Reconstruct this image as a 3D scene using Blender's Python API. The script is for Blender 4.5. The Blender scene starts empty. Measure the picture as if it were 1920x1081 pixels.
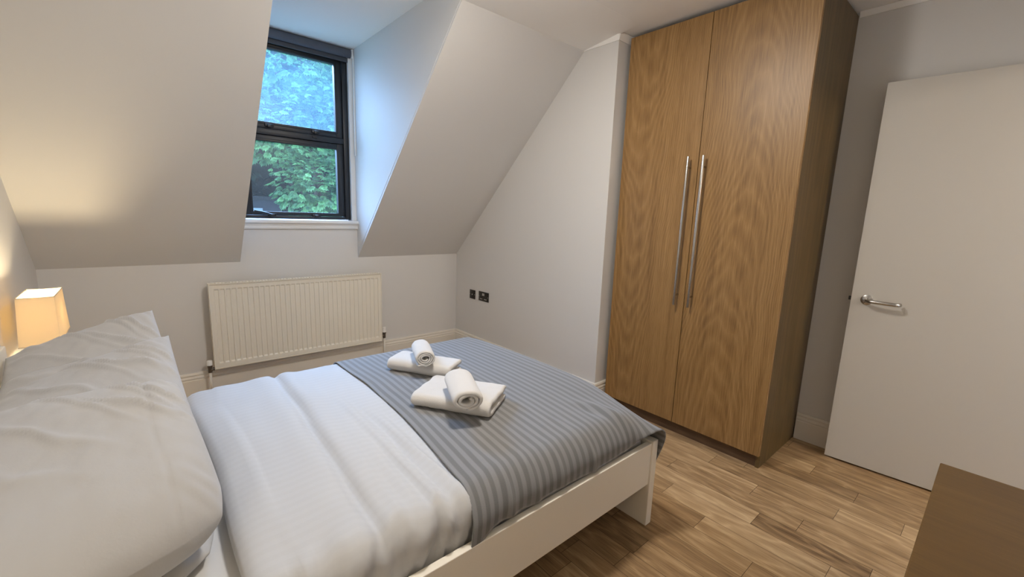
import bpy, bmesh, math, random
from mathutils import Vector, Matrix, noise
from math import sin, cos, pi, radians, sqrt, atan2

# ------------------------------------------------------------------ camera
SC = bpy.context.scene
COL = SC.collection
cam_d = bpy.data.cameras.new('camera')
cam_d.sensor_fit = 'HORIZONTAL'; cam_d.sensor_width = 36.0
cam_d.lens = 803.77 / 1920 * 36.0
cam_d.clip_start = 0.02
cam = bpy.data.objects.new('camera', cam_d); COL.objects.link(cam)
yaw, pit, rol = radians(41.0502), radians(-9.7518), radians(2.0181)
fw = Vector((sin(yaw) * cos(pit), cos(yaw) * cos(pit), sin(pit)))
rt = Vector((cos(yaw), -sin(yaw), 0)); up = rt.cross(fw)
r2 = rt * cos(rol) + up * sin(rol); u2 = -rt * sin(rol) + up * cos(rol)
M = Matrix((r2, u2, -fw)).transposed().to_4x4()
M.translation = Vector((-2.295, -3.4661, 1.2906))
cam.matrix_world = M
SC.camera = cam

# ------------------------------------------------------------------ colour management, world, lights
SC.view_settings.view_transform = 'Standard'
SC.view_settings.look = 'None'
SC.view_settings.exposure = 0.0
SC.view_settings.gamma = 1.0
SC.view_settings.use_curve_mapping = False
SC.cycles.use_denoising = True
SC.cycles.max_bounces = 14
SC.cycles.diffuse_bounces = 8
SC.cycles.transparent_max_bounces = 16
SC.cycles.sample_clamp_indirect = 6.0

SKY_COL, SKY_STR = (0.46, 0.64, 1.0), 7.5
LOBE_COL, LOBE_STR, LOBE_DIR = (0.29, 0.53, 1.0), 52.0, Vector((0.08, 1.0, 0.72)).normalized()
MAIN_COL, MAIN_W, FILL_W = (1.0, 0.935, 0.855), 21.0, 16.5
HALL_COL, HALL_W = (1.0, 0.87, 0.70), 48.0
LAMP_COL, LAMP_W, NEAR_W = (1.0, 0.795, 0.48), 10.5, 2.6

world = bpy.data.worlds.new('sky'); SC.world = world
world.use_nodes = True
bgn = world.node_tree.nodes['Background']
bgn.inputs[0].default_value = (*SKY_COL, 1); bgn.inputs[1].default_value = SKY_STR
# overcast sky with an added unseen bright lobe that sends daylight through the window
wt_ = world.node_tree
tc_ = wt_.nodes.new('ShaderNodeTexCoord'); dp_ = wt_.nodes.new('ShaderNodeVectorMath'); dp_.operation = 'DOT_PRODUCT'
wt_.links.new(tc_.outputs['Generated'], dp_.inputs[0]); dp_.inputs[1].default_value = LOBE_DIR
mx_ = wt_.nodes.new('ShaderNodeMath'); mx_.operation = 'MAXIMUM'; wt_.links.new(dp_.outputs['Value'], mx_.inputs[0]); mx_.inputs[1].default_value = 0
pw_ = wt_.nodes.new('ShaderNodeMath'); pw_.operation = 'POWER'; wt_.links.new(mx_.outputs[0], pw_.inputs[0]); pw_.inputs[1].default_value = 5
ml_ = wt_.nodes.new('ShaderNodeMath'); ml_.operation = 'MULTIPLY'; wt_.links.new(pw_.outputs[0], ml_.inputs[0]); ml_.inputs[1].default_value = LOBE_STR
b2_ = wt_.nodes.new('ShaderNodeBackground'); b2_.inputs[0].default_value = (*LOBE_COL, 1); wt_.links.new(ml_.outputs[0], b2_.inputs[1])
ad_ = wt_.nodes.new('ShaderNodeAddShader'); wt_.links.new(bgn.outputs[0], ad_.inputs[0]); wt_.links.new(b2_.outputs[0], ad_.inputs[1])
wt_.links.new(ad_.outputs[0], wt_.nodes['World Output'].inputs[0])

def lamp_light(name, kind, loc, col, watt, size=0.1, rot=(0, 0, 0)):
    d = bpy.data.lights.new(name, kind); d.color = col; d.energy = watt
    if kind == 'AREA': d.shape = 'DISK'; d.size = size
    else: d.shadow_soft_size = size
    o = bpy.data.objects.new(name, d); o.location = loc; o.rotation_euler = rot
    COL.objects.link(o); return o
# the ceiling lamp of the room, above the bed's near side and just out of the frame
lamp_light('ceiling_light', 'AREA', (-1.3, -2.25, 2.37), MAIN_COL, MAIN_W, 0.22)
lamp_light('ceiling_light_fill', 'POINT', (-1.3, -2.25, 2.24), MAIN_COL, FILL_W, 0.09)  # omni fill added at the lamp to brighten ceiling and walls
# the hallway lamp, shining in through the open doorway behind the camera
lamp_light('hallway_light', 'POINT', (.2, -4.95, 2.15), HALL_COL, HALL_W, .08)
# the matching lamp at the near side of the bed, left of the frame
lamp_light('near_bedside_bulb', 'POINT', (-2.60, -3.03, .82), LAMP_COL, NEAR_W, .06)
# light portal in the window opening (guides the sampling of the sky, gives no light of its own)
ptl = lamp_light('window_portal', 'AREA', (-1.378, .13, 1.83), (1, 1, 1), 1.0, 1.0, (radians(-90), 0, 0))
ptl.data.shape = 'RECTANGLE'; ptl.data.size = .80; ptl.data.size_y = 1.28; ptl.data.cycles.is_portal = True

# ------------------------------------------------------------------ helpers
def tag(o, label=None, cat=None, group=None, kind=None):
    if label: o['label'] = label
    if cat: o['category'] = cat
    if group: o['group'] = group
    if kind: o['kind'] = kind
    return o

def root(name, loc, label=None, cat=None, group=None, kind=None):
    o = bpy.data.objects.new(name, None); o.location = loc; o.empty_display_size = .05
    COL.objects.link(o)
    return tag(o, label, cat, group, kind)

def wloc(o):
    v = Vector((0, 0, 0))
    while o: v += o.location; o = o.parent
    return v

def link(name, me, mat=None, parent=None, loc=None, smooth=False):
    """link a mesh given in world coordinates; the origin goes to the parent's origin or to loc"""
    base = wloc(parent) if parent else Vector(loc or (0, 0, 0))
    me.transform(Matrix.Translation(-base))
    if mat: me.materials.append(mat)
    o = bpy.data.objects.new(name, me)
    if parent: o.parent = parent
    else: o.location = base
    COL.objects.link(o)
    if smooth:
        for p in me.polygons: p.use_smooth = True
    return o

def from_pd(name, vs, fs, uvs=None):
    me = bpy.data.meshes.new(name); me.from_pydata([tuple(v) for v in vs], [], fs); me.update()
    if uvs:
        l = me.uv_layers.new(name='UVMap')
        for lp in me.loops: l.data[lp.index].uv = uvs[lp.vertex_index]
    return me

class MB:
    """collects shapes for one mesh"""
    def __init__(s): s.v = []; s.f = []
    def add(s, vs, fs):
        n = len(s.v); s.v += [Vector(v) for v in vs]; s.f += [tuple(i + n for i in f) for f in fs]
        return s
    def box(s, x0, x1, y0, y1, z0, z1, bev=0.0, seg=2):
        bm = bmesh.new(); bmesh.ops.create_cube(bm, size=1)
        for v in bm.verts:
            v.co = Vector((x0 + (v.co.x + .5) * (x1 - x0), y0 + (v.co.y + .5) * (y1 - y0), z0 + (v.co.z + .5) * (z1 - z0)))
        if bev: bmesh.ops.bevel(bm, geom=bm.edges[:], offset=bev, segments=seg, affect='EDGES', profile=.5)
        bm.verts.index_update()
        s.add([v.co.copy() for v in bm.verts], [[v.index for v in f.verts] for f in bm.faces]); bm.free()
        return s
    def tube(s, pts, r, n=12, cap=True, closed=False):
        pts = [Vector(p) for p in pts]; vs = []; fs = []; prev = None
        rr = r if isinstance(r, (list, tuple)) else [r] * len(pts)
        for i, p in enumerate(pts):
            if closed: t = (pts[(i + 1) % len(pts)] - pts[i - 1]).normalized()
            else: t = (pts[min(i + 1, len(pts) - 1)] - pts[max(i - 1, 0)]).normalized()
            if prev is None:
                a = Vector((0, 0, 1)) if abs(t.z) < .9 else Vector((1, 0, 0))
                prev = t.cross(a).normalized()
            nn = (prev - t * prev.dot(t)).normalized(); bb = t.cross(nn); prev = nn
            vs += [p + (nn * cos(2 * pi * k / n) + bb * sin(2 * pi * k / n)) * rr[i] for k in range(n)]
        m = len(pts)
        for i in range(m if closed else m - 1):
            for k in range(n):
                fs.append((i * n + k, i * n + (k + 1) % n, ((i + 1) % m) * n + (k + 1) % n, ((i + 1) % m) * n + k))
        if cap and not closed:
            fs.append(tuple(range(n - 1, -1, -1))); fs.append(tuple(range((m - 1) * n, m * n)))
        return s.add(vs, fs)
    def cyl(s, a, b, r, n=24): return s.tube([a, b], r, n)
    def prism(s, poly, axis, a0, a1):
        """extrude a 2D polygon along an axis; poly holds the two other coordinates in xyz order"""
        n = len(poly)
        def mk(p, a):
            q = list(p); q.insert(axis, a); return q
        vs = [mk(p, a0) for p in poly] + [mk(p, a1) for p in poly]
        fs = [tuple(range(n - 1, -1, -1)), tuple(range(n, 2 * n))] + [(i, (i + 1) % n, (i + 1) % n + n, i + n) for i in range(n)]
        return s.add(vs, fs)
    def build(s, name, mat=None, parent=None, loc=None, smooth=False, auto=None):
        me = from_pd(name, s.v, s.f)
        bm = bmesh.new(); bm.from_mesh(me); bmesh.ops.recalc_face_normals(bm, faces=bm.faces[:]); bm.to_mesh(me); bm.free()
        o = link(name, me, mat, parent, loc, smooth)
        if auto:
            for p in me.polygons: p.use_smooth = True
            me.set_sharp_from_angle(angle=radians(auto))
        return o

def grid(nu, nv, fn, uvfn=None):
    vs = []; fs = []; uv = []
    for i in range(nu + 1):
        for j in range(nv + 1):
            u, v = i / nu, j / nv
            vs.append(fn(u, v)); uv.append(uvfn(u, v) if uvfn else (u, v))
    for i in range(nu):
        for j in range(nv):
            a = i * (nv + 1) + j
            fs.append((a, a + 1, a + nv + 2, a + nv + 1))
    return vs, fs, uv

def sstep(a, b, x):
    t = max(0, min(1, (x - a) / (b - a))); return t * t * (3 - 2 * t)
def mixf(a, b, t): return a + (b - a) * t
def nz(x, y, z=0.0): return noise.noise(Vector((x, y, z)))

# ------------------------------------------------------------------ materials
class NT:
    def __init__(s, name):
        s.m = bpy.data.materials.new(name); s.m.use_nodes = True
        s.t = s.m.node_tree; s.b = s.t.nodes['Principled BSDF']; s.out = s.t.nodes['Material Output']
    def n(s, ty, **kw):
        nd = s.t.nodes.new(ty)
        for k, v in kw.items():
            if k.startswith('i_'):
                key = k[2:]; key = int(key) if key.isdigit() else key.replace('_', ' ')
                s.put(nd.inputs[key], v)
            else: setattr(nd, k, v)
        return nd
    def put(s, sock, v):
        if isinstance(v, bpy.types.NodeSocket): s.t.links.new(v, sock)
        elif hasattr(sock, 'default_value'):
            if isinstance(v, (tuple, list)) and len(v) == 3 and sock.type == 'RGBA': v = (*v, 1)
            sock.default_value = v
    def math(s, op, a, b=0.0, c=0.0):
        nd = s.n('ShaderNodeMath', operation=op)
        for i, v in enumerate((a, b, c)): s.put(nd.inputs[i], v)
        return nd.outputs[0]
    def mix(s, fac, a, b):
        nd = s.n('ShaderNodeMix', data_type='RGBA')
        s.put(nd.inputs[0], fac); s.put(nd.inputs[6], a); s.put(nd.inputs[7], b)
        return nd.outputs[2]
    def xyz(s, which='Object'):
        tc = s.n('ShaderNodeTexCoord'); sp = s.n('ShaderNodeSeparateXYZ')
        s.t.links.new(tc.outputs[which], sp.inputs[0]); return sp.outputs
    def vec(s, a, b, c=0.0):
        nd = s.n('ShaderNodeCombineXYZ')
        for i, v in enumerate((a, b, c)): s.put(nd.inputs[i], v)
        return nd.outputs[0]
    def noise(s, v, scale=1.0, detail=2.0, rough=.5, dist=0.0):
        nd = s.n('ShaderNodeTexNoise'); s.put(nd.inputs['Vector'], v)
        nd.inputs['Scale'].default_value = scale; nd.inputs['Detail'].default_value = detail
        nd.inputs['Roughness'].default_value = rough; nd.inputs['Distortion'].default_value = dist
        return nd.outputs[0]
    def bump(s, h, strength=.2, dist=.002):
        nd = s.n('ShaderNodeBump'); nd.inputs['Strength'].default_value = strength; nd.inputs['Distance'].default_value = dist
        s.put(nd.inputs['Height'], h); s.t.links.new(nd.outputs[0], s.b.inputs['Normal'])
    def set(s, **kw):
        for k, v in kw.items(): s.put(s.b.inputs[k.replace('_', ' ')], v)
        return s

def plain(name, col, rough=.5, metal=0.0, bump=None, spec=.5):
    t = NT(name); t.set(Base_Color=col, Roughness=rough, Metallic=metal, Specular_IOR_Level=spec)
    if bump:
        o = t.n('ShaderNodeTexCoord').outputs['Object']
        t.bump(t.noise(o, bump[0], 3.0), bump[1], bump[2])
    return t.m

def paint(name, col, rough=.7):
    t = NT(name); o = t.n('ShaderNodeTexCoord').outputs['Object']
    n1 = t.noise(o, 1.3, 2.0)
    t.set(Base_Color=t.mix(n1, tuple(c * .975 for c in col), tuple(min(1, c * 1.025) for c in col)), Roughness=rough, Specular_IOR_Level=.3)
    t.bump(t.noise(o, 260.0, 3.0), .10, .001)
    return t.m

def oak(name, a_i, l_i, c_dark, c_mid, c_light, a0=0.0, K=150.0, C=6.0, seed=0.0, rough=.42, contrast=1.0):
    """veneer: straight grain with arched figure along axis l_i"""
    t = NT(name); X = t.xyz(); a, l = X[a_i], X[l_i]
    w = t.noise(t.vec(t.math('MULTIPLY', a, 2.2), t.math('MULTIPLY', l, .9), seed), 1.0, 2.0)
    w2 = t.noise(t.vec(t.math('MULTIPLY', a, 16.0), t.math('MULTIPLY', l, 2.6), seed + 3), 1.0, 3.0)
    aw = t.math('ADD', t.math('SUBTRACT', a, a0), t.math('MULTIPLY', t.math('SUBTRACT', w, .5), .32))
    f = t.math('SUBTRACT', t.math('MULTIPLY', t.math('MULTIPLY', aw, aw), K), t.math('MULTIPLY', l, C))
    f = t.math('ADD', f, t.math('MULTIPLY', w2, 1.5))
    fr = t.math('FRACT', f)
    ring = t.math('POWER', t.math('ABSOLUTE', t.math('SUBTRACT', t.math('MULTIPLY', fr, 2.0), 1.0)), 1.6)
    fib = t.noise(t.vec(t.math('MULTIPLY', a, 330.0), t.math('MULTIPLY', l, 9.0), seed), 1.0, 3.0, .6)
    stk = t.noise(t.vec(t.math('MULTIPLY', a, 22.0), t.math('MULTIPLY', l, .6), seed + 7), 1.0, 3.0, .6)
    blk = t.noise(t.vec(t.math('MULTIPLY', a, 60.0), t.math('MULTIPLY', l, 1.6), seed + 9), 1.0, 2.0, .6)
    v = t.math('ADD', t.math('MULTIPLY', t.math('SUBTRACT', ring, .35), .24 * contrast), t.math('MULTIPLY', t.math('SUBTRACT', fib, .5), 1.1 * contrast))
    v = t.math('ADD', v, t.math('MULTIPLY', t.math('SUBTRACT', stk, .5), 0.72 * contrast))
    v = t.math('ADD', v, t.math('MULTIPLY', t.math('SUBTRACT', blk, .5), .45 * contrast))
    v = t.math('ADD', v, .47)
    cr = t.n('ShaderNodeValToRGB'); t.put(cr.inputs[0], v)
    e = cr.color_ramp.elements; e[0].position = .05; e[0].color = (*c_dark, 1); e[1].position = .95; e[1].color = (*c_light, 1)
    m = cr.color_ramp.elements.new(.5); m.color = (*c_mid, 1)
    t.set(Base_Color=cr.outputs[0], Roughness=rough, Specular_IOR_Level=.45)
    t.bump(t.math('ADD', fib, t.math('MULTIPLY', ring, .3)), .12, .0006)
    return t.m

WALL = (.655, .645, .63)
m_wall = paint('warm grey wall paint', WALL)
m_ceil = paint('white ceiling paint', (.86, .85, .83))
m_skirt = plain('cream satin woodwork', (.72, .68, .61), .38)
m_white = plain('white satin sill paint', (.78, .77, .75), .35)
m_doorw = plain('white door paint', (.52, .495, .45), .5, bump=(120, .06, .001))
m_bedw = plain('white bed lacquer', (.86, .81, .71), .35)
m_sheet = plain('white sheet cotton', (.60, .59, .575), .85, bump=(500, .12, .0008))
m_dark = plain('anthracite window frame', (.012, .013, .016), .42)
m_black = plain('black hardware', (.006, .006, .007), .35)
m_steel = plain('brushed steel', (.50, .48, .45), .27, 1.0, bump=(300, .05, .0004))
m_chrome = plain('chrome', (.6, .58, .55), .16, 1.0)
m_brass = plain('tarnished valve metal', (.16, .14, .12), .35, .8)
m_rad = plain('radiator enamel', (.76, .72, .63), .38)
m_plate = plain('black nickel plate', (.045, .040, .036), .32, .7)
m_insert = plain('pale socket parts and glints', (.50, .48, .45), .45)
m_blind = plain('grey blind fabric', (.085, .09, .11), .85, bump=(600, .2, .0006))
m_plas = plain('white plastic', (.80, .80, .79), .35)
m_lampbase = plain('lamp base metal', (.55, .52, .48), .3, 1.0)

def fabric(name, col, bumps, rough=.9, sheen=.25):
    t = NT(name); o = t.n('ShaderNodeTexCoord').outputs['Object']
    t.set(Base_Color=col, Roughness=rough, Sheen_Weight=sheen, Specular_IOR_Level=.25)
    t.bump(t.noise(o, bumps[0], 4.0, .6), bumps[1], bumps[2])
    return t.m
m_pillow = fabric('pillowcase cotton', (.45, .443, .437), (28, .18, .006), .8)
m_towel = fabric('terry towelling', (.74, .71, .67), (420, .9, .0035), .95, .5)

# duvet: white satin stripe along the bed's length
t = NT('white satin stripe duvet'); uv = t.xyz('UV')
st = t.math('GREATER_THAN', t.math('SINE', t.math('MULTIPLY', uv[1], 2 * pi / .03)), 0.0)
t.set(Base_Color=t.mix(st, (.508, .508, .511), (.516, .516, .519)), Roughness=t.math('MULTIPLY_ADD', st, -.12, .82), Sheen_Weight=.15, Specular_IOR_Level=.3)
t.bump(t.noise(t.n('ShaderNodeTexCoord').outputs['Object'], 30, 3.0), .12, .004)
m_duvet = t.m

# throw: grey tone on tone stripes across the bed
t = NT('grey striped throw'); uv = t.xyz('UV')
sn = t.math('SINE', t.math('MULTIPLY', uv[0], 2 * pi / .0305))
st = t.n('ShaderNodeMapRange', i_Value=sn, i_From_Min=-.35, i_From_Max=.35).outputs[0]
fz = t.noise(t.vec(t.math('MULTIPLY', uv[0], 400.0), t.math('MULTIPLY', uv[1], 400.0)), 1.0, 2.0)
ca = t.mix(fz, (.190, .190, .192), (.230, .230, .230)); cb = t.mix(fz, (.125, .124, .123), (.160, .158, .157))
t.set(Base_Color=t.mix(st, cb, ca), Roughness=t.math('MULTIPLY_ADD', st, -.15, .85), Sheen_Weight=.35, Specular_IOR_Level=.3)
t.bump(fz, .3, .0012)
m_throw = t.m

# floor boards, tone per board from a colour attribute
t = NT('oak floor boards'); X = t.xyz()
at = t.n('ShaderNodeAttribute', attribute_name='board'); sp = t.n('ShaderNodeSeparateColor'); t.t.links.new(at.outputs[0], sp.inputs[0])
tone, sd, kind = sp.outputs
sx = t.math('ADD', X[0], t.math('MULTIPLY', sd, 37.0))
w = t.noise(t.vec(t.math('MULTIPLY', sx, 5.0), t.math('MULTIPLY', X[1], 1.3), t.math('MULTIPLY', sd, 91.0)), 1.0, 2.0)
w2 = t.noise(t.vec(t.math('MULTIPLY', sx, 28.0), t.math('MULTIPLY', X[1], 5.0), 0.0), 1.0, 3.0)
f = t.math('ADD', t.math('MULTIPLY', w, 9.0), t.math('MULTIPLY', w2, 1.6))
ring = t.math('POWER', t.math('ABSOLUTE', t.math('SUBTRACT', t.math('MULTIPLY', t.math('FRACT', f), 2.0), 1.0)), 2.0)
fib = t.noise(t.vec(t.math('MULTIPLY', sx, 240.0), t.math('MULTIPLY', X[1], 9.0), 0.0), 1.0, 3.0, .6)
stk = t.noise(t.vec(t.math('MULTIPLY', sx, 30.0), t.math('MULTIPLY', X[1], 1.2), 0.0), 1.0, 3.0, .6)
v = t.math('ADD', t.math('MULTIPLY', ring, .26), t.math('MULTIPLY', t.math('SUBTRACT', fib, .5), .75))
v = t.math('ADD', v, t.math('MULTIPLY', t.math('SUBTRACT', stk, .5), .8))
v = t.math('ADD', v, t.math('MULTIPLY', t.math('SUBTRACT', tone, .5), .75))
v = t.math('ADD', v, .42)
cr = t.n('ShaderNodeValToRGB'); t.put(cr.inputs[0], v)
e = cr.color_ramp.elements; e[0].position = .0; e[0].color = (.11, .062, .028, 1); e[1].position = 1.0; e[1].color = (.55, .395, .225, 1)
mm = cr.color_ramp.elements.new(.5); mm.color = (.325, .208, .105, 1)
t.set(Base_Color=cr.outputs[0], Roughness=.46, Specular_IOR_Level=.4)
t.bump(fib, .15, .0006)
m_floor = t.m

DK, MD, LT = (.150, .078, .024), (.272, .152, .052), (.385, .230, .090)
m_oakdl = oak('oak veneer, left door', 1, 2, DK, MD, LT, a0=.36, K=190., C=6.5, seed=2.0)
m_oakdr = oak('oak veneer, right door', 1, 2, DK, MD, LT, a0=-.24, K=190., C=-7.0, seed=5.3)
m_oaks = oak('oak veneer, side', 0, 2, (.062, .036, .012), (.110, .068, .024), (.165, .105, .042), a0=.1, K=40., C=1.0, seed=8.0)  # toned darker than the doors, the side's shade put into its colour
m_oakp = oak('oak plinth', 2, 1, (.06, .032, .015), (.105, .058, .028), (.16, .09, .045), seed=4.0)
m_table = oak('brown veneer top', 0, 1, (.085, .044, .010), (.125, .066, .016), (.17, .093, .026), K=6., C=.8, seed=3.0, rough=.5, contrast=.7)

# glass
def glass(name, haze, hcol):
    t = NT(name); t.t.nodes.remove(t.b)
    tr = t.n('ShaderNodeBsdfTransparent'); tr.inputs[0].default_value = (.93, .97, .96, 1)
    gl = t.n('ShaderNodeBsdfGlossy'); gl.inputs['Roughness'].default_value = .35
    df = t.n('ShaderNodeBsdfTranslucent'); df.inputs[0].default_value = (*hcol, 1)
    mottle = t.noise(t.n('ShaderNodeTexCoord').outputs['Object'], 9.0, 4.0, .6)  # noise that mottles the veil
    hz = t.math('MULTIPLY', t.math('MULTIPLY_ADD', mottle, .9, .55), haze)
    m1 = t.n('ShaderNodeMixShader'); t.put(m1.inputs[0], hz); t.t.links.new(tr.outputs[0], m1.inputs[1]); t.t.links.new(df.outputs[0], m1.inputs[2])
    m2 = t.n('ShaderNodeMixShader'); m2.inputs[0].default_value = .03
    t.t.links.new(m1.outputs[0], m2.inputs[1]); t.t.links.new(gl.outputs[0], m2.inputs[2]); t.t.links.new(m2.outputs[0], t.out.inputs[0])
    return t.m
m_glass_lo = glass('window glass', .005, (.8, .9, .9))
m_glass_hi = glass('bluish veiled window glass', .05, (.50, .82, 1.0))  # upper pane carries a bluish translucent veil

# lamp shade
t = NT('cream lampshade fabric'); t.t.nodes.remove(t.b)
a = t.n('ShaderNodeBsdfDiffuse'); a.inputs[0].default_value = (.80, .72, .58, 1)
b = t.n('ShaderNodeBsdfTranslucent'); b.inputs[0].default_value = (.80, .70, .52, 1)
m = t.n('ShaderNodeMixShader'); m.inputs[0].default_value = .40
t.t.links.new(a.outputs[0], m.inputs[1]); t.t.links.new(b.outputs[0], m.inputs[2]); t.t.links.new(m.outputs[0], t.out.inputs[0])
m_shade = t.m

# ------------------------------------------------------------------ room dimensions
H, HD = 2.40, 2.475           # ceiling, dormer ceiling
HK, YS = .9033, -1.4664       # knee wall top, where the slope meets the ceiling
L, W2, PY = 2.7441, .668, -1.735
XL, XR = -1.783, -.957        # dormer cheeks
YN = -3.80                    # wall behind the camera
HB = .1648
SL = 2.355                    # slope top

# floor: one mesh of boards
random.seed(11)
bw = .1103; vs = []; fs = []; cols = []
fixed = {  # board row -> joints seen in the photograph (y), and boards that are clearly darker
    0: [-2.00, -3.162], 1: [-2.71, -3.346], 2: [-2.57, -3.132], 3: [-2.823], 4: [-2.45, -3.05], 5: [-2.908, -3.308],
    6: [-2.55, -3.2], 7: [-2.762], 8: [-3.0], 9: [-2.50, -3.10], 10: [-2.682, -3.45]}
dark = {(5, -3.308): .10, (0, -3.162): .22, (10, -2.682): .2, (7, -2.762): .42, (3, -2.823): .62, (9, -3.10): .35}
def board(x0, x1, y0, y1, tone):
    g = .0007; n = len(vs); s = random.random()
    vs.extend([(x0 + g, y0 + g, 0), (x1 - g, y0 + g, 0), (x1 - g, y1 - g, 0), (x0 + g, y1 - g, 0)])
    fs.append((n, n + 1, n + 2, n + 3)); cols.append((tone, s, 0, 1))
for r in range(-4, 29):
    x1 = .277 - r * bw; x0 = x1 - bw
    if x1 < -L - .1: break
    js = sorted(fixed.get(r, []), reverse=True)
    lo = js[-1] if js else None; hi = js[0] if js else -2.0 - random.random() * .8
    y = hi
    while y < .1: y += .55 + random.random() * .6; js.append(y)
    y = lo if lo else hi
    if not lo: js.append(hi)
    while y > YN - .1: y -= .55 + random.random() * .6; js.append(y)
    js = sorted(set(js))
    for y0, y1 in zip(js[:-1], js[1:]):
        tn = dark.get((r, y0), .35 + .42 * random.random())
        board(x0, x1, max(y0, YN - .1), min(y1, .12), tn)
me = from_pd('floor', vs, fs)
ca = me.color_attributes.new('board', 'FLOAT_COLOR', 'CORNER')
for p in me.polygons:
    for li in p.loop_indices: ca.data[li].color = cols[p.index]
fl = link('floor', me, m_floor); tag(fl, kind='structure')
# the dark joint between boards is the slab below them
sub = MB().box(-L - .1, W2 + .1, YN - .1, .12, -.12, -.0015).build('floor_slab', plain('board joint shadow gap', (.03, .02, .012), .9), fl)

def struct(o): o['kind'] = 'structure'; return o
struct(MB().box(-L - .12, -L, YN - .12, .3, 0, 2.6).build('wall_left', m_wall))
struct(MB().box(W2, W2 + .12, YN - .12, .3, 0, 2.6).build('wall_right', m_wall))
DX0, DX1 = -.19, .607     # doorway into the hall
struct(MB().box(-L, DX0, YN - .12, YN, 0, 2.6).box(DX1, W2, YN - .12, YN, 0, 2.03).box(DX0, W2, YN - .12, YN, 2.03, 2.6).build('wall_near', m_wall))
struct(MB().box(-1.0, -.9, YN - 1.9, YN - .12, 0, 2.6).build('wall_hall_left', m_wall))
struct(MB().box(W2 + .5, W2 + .6, YN - 1.9, YN - .12, 0, 2.6).build('wall_hall_right', m_wall))
struct(MB().box(-1.0, W2 + .6, YN - 2.0, YN - 1.9, 0, 2.6).build('wall_hall_end', m_wall))
struct(MB().box(-1.0, W2 + .6, YN - 2.0, YN - .121, 2.4, 2.5).build('ceiling_hall', m_ceil))
struct(MB().box(-1.0, W2 + .6, YN - 2.0, YN - .1, -.1, -.0005).build('floor_hall', m_floor))
struct(MB().box(0, W2, PY, .3, 0, 2.6).build('wall_right_pier', m_wall))
w = MB().box(-L, 0, 0, .24, 0, HK).box(XL - .1, XR + .1, 0, .24, HK, 1.160)      # knee wall and the wall under the sill
w.box(XL - .1, XL + .020, .012, .24, 1.160, HD).box(XR - .036, XR + .1, .012, .24, 1.160, HD)   # jambs
w.box(XL + .020, XR - .036, .012, .24, 2.456, HD + .05)
struct(w.build('wall_far', m_wall))
# sloping ceiling either side of the dormer, 10 cm thick outwards
nrm = Vector((0, SL - HK, -YS)).normalized() * .10
def slope(mb, x0, x1):
    return mb.prism([(0, HK), (YS, SL), (YS, SL + .16), (nrm.y, HK + nrm.z)], 0, x0, x1)
struct(slope(slope(MB(), -L, XL), XR, 0).build('ceiling_slope', m_wall))
# dormer cheeks and ceiling
def cheek(mb, x0, x1):
    return mb.prism([(.02, HK + .02), (.02, HK + .012), (YS + .004, SL + .012), (YS + .004, HD + .02), (.1, HD + .02), (.1, HK + .02)], 0, x0, x1)
struct(cheek(MB(), XR - .0015, XR + .07).build('wall_dormer_right', m_wall))
struct(cheek(MB(), XL - .07, XL + .0015).build('wall_dormer_left', m_wall))
struct(MB().box(XL - .08, XR + .08, YS, .26, HD, HD + .12).build('ceiling_dormer', m_ceil))
struct(MB().box(-L, W2, YN, YS + .002, H, H + .2).build('ceiling', m_ceil))
# white band where walls and slope meet the ceiling
b = MB()
for x0, x1 in ((-L, XL), (XR, 0)): b.prism([(YS + .002, SL), (YS + .002, H + .02), (YS - .40, H + .02), (YS - .40, H - .0005)], 0, x0, x1)
struct(b.build('ceiling_edge', m_ceil))
struct(MB().prism([(-.0005, SL - .003), (-.006, SL - .003), (-.014, H - .001), (-.0005, H - .001)], 1, PY - .006, YS + .002).build('trim_2', m_ceil))
struct(MB().prism([(PY - .0005, SL - .003), (PY - .006, SL - .003), (PY - .014, H - .001), (PY - .0005, H - .001)], 0, -.006, W2).build('trim_3', m_ceil))
struct(MB().prism([(W2 - .0005, H - .030), (W2 - .006, H - .030), (W2 - .012, H - .001), (W2 - .0005, H - .001)], 1, YN, -2.77).build('trim_4', m_ceil))

# baseboards: moulded profile (distance from wall, height)
prof = [(0, 0), (.018, 0), (.018, .115), (.015, .118), (.015, .124), (.018, .127), (.017, .137), (.013, .141), (.013, .148), (.016, .151), (.014, HB - .003), (.011, HB), (0, HB)]
def skirt(name, axis, wall, sign, a0, a1):
    pts = [(wall + sign * d, z) for d, z in prof]
    return struct(MB().prism(pts, axis, a0, a1).build(name, m_skirt, auto=40))
skirt('baseboard_far', 0, 0, -1, -L, 0)
skirt('baseboard_right', 1, 0, -1, PY, -.0)
skirt('baseboard_pier', 0, PY, -1, -.018, W2)
skirt('baseboard_right_alcove', 1, W2, -1, YN, -2.77)
skirt('baseboard_left', 1, -L, 1, YN, 0)

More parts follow.
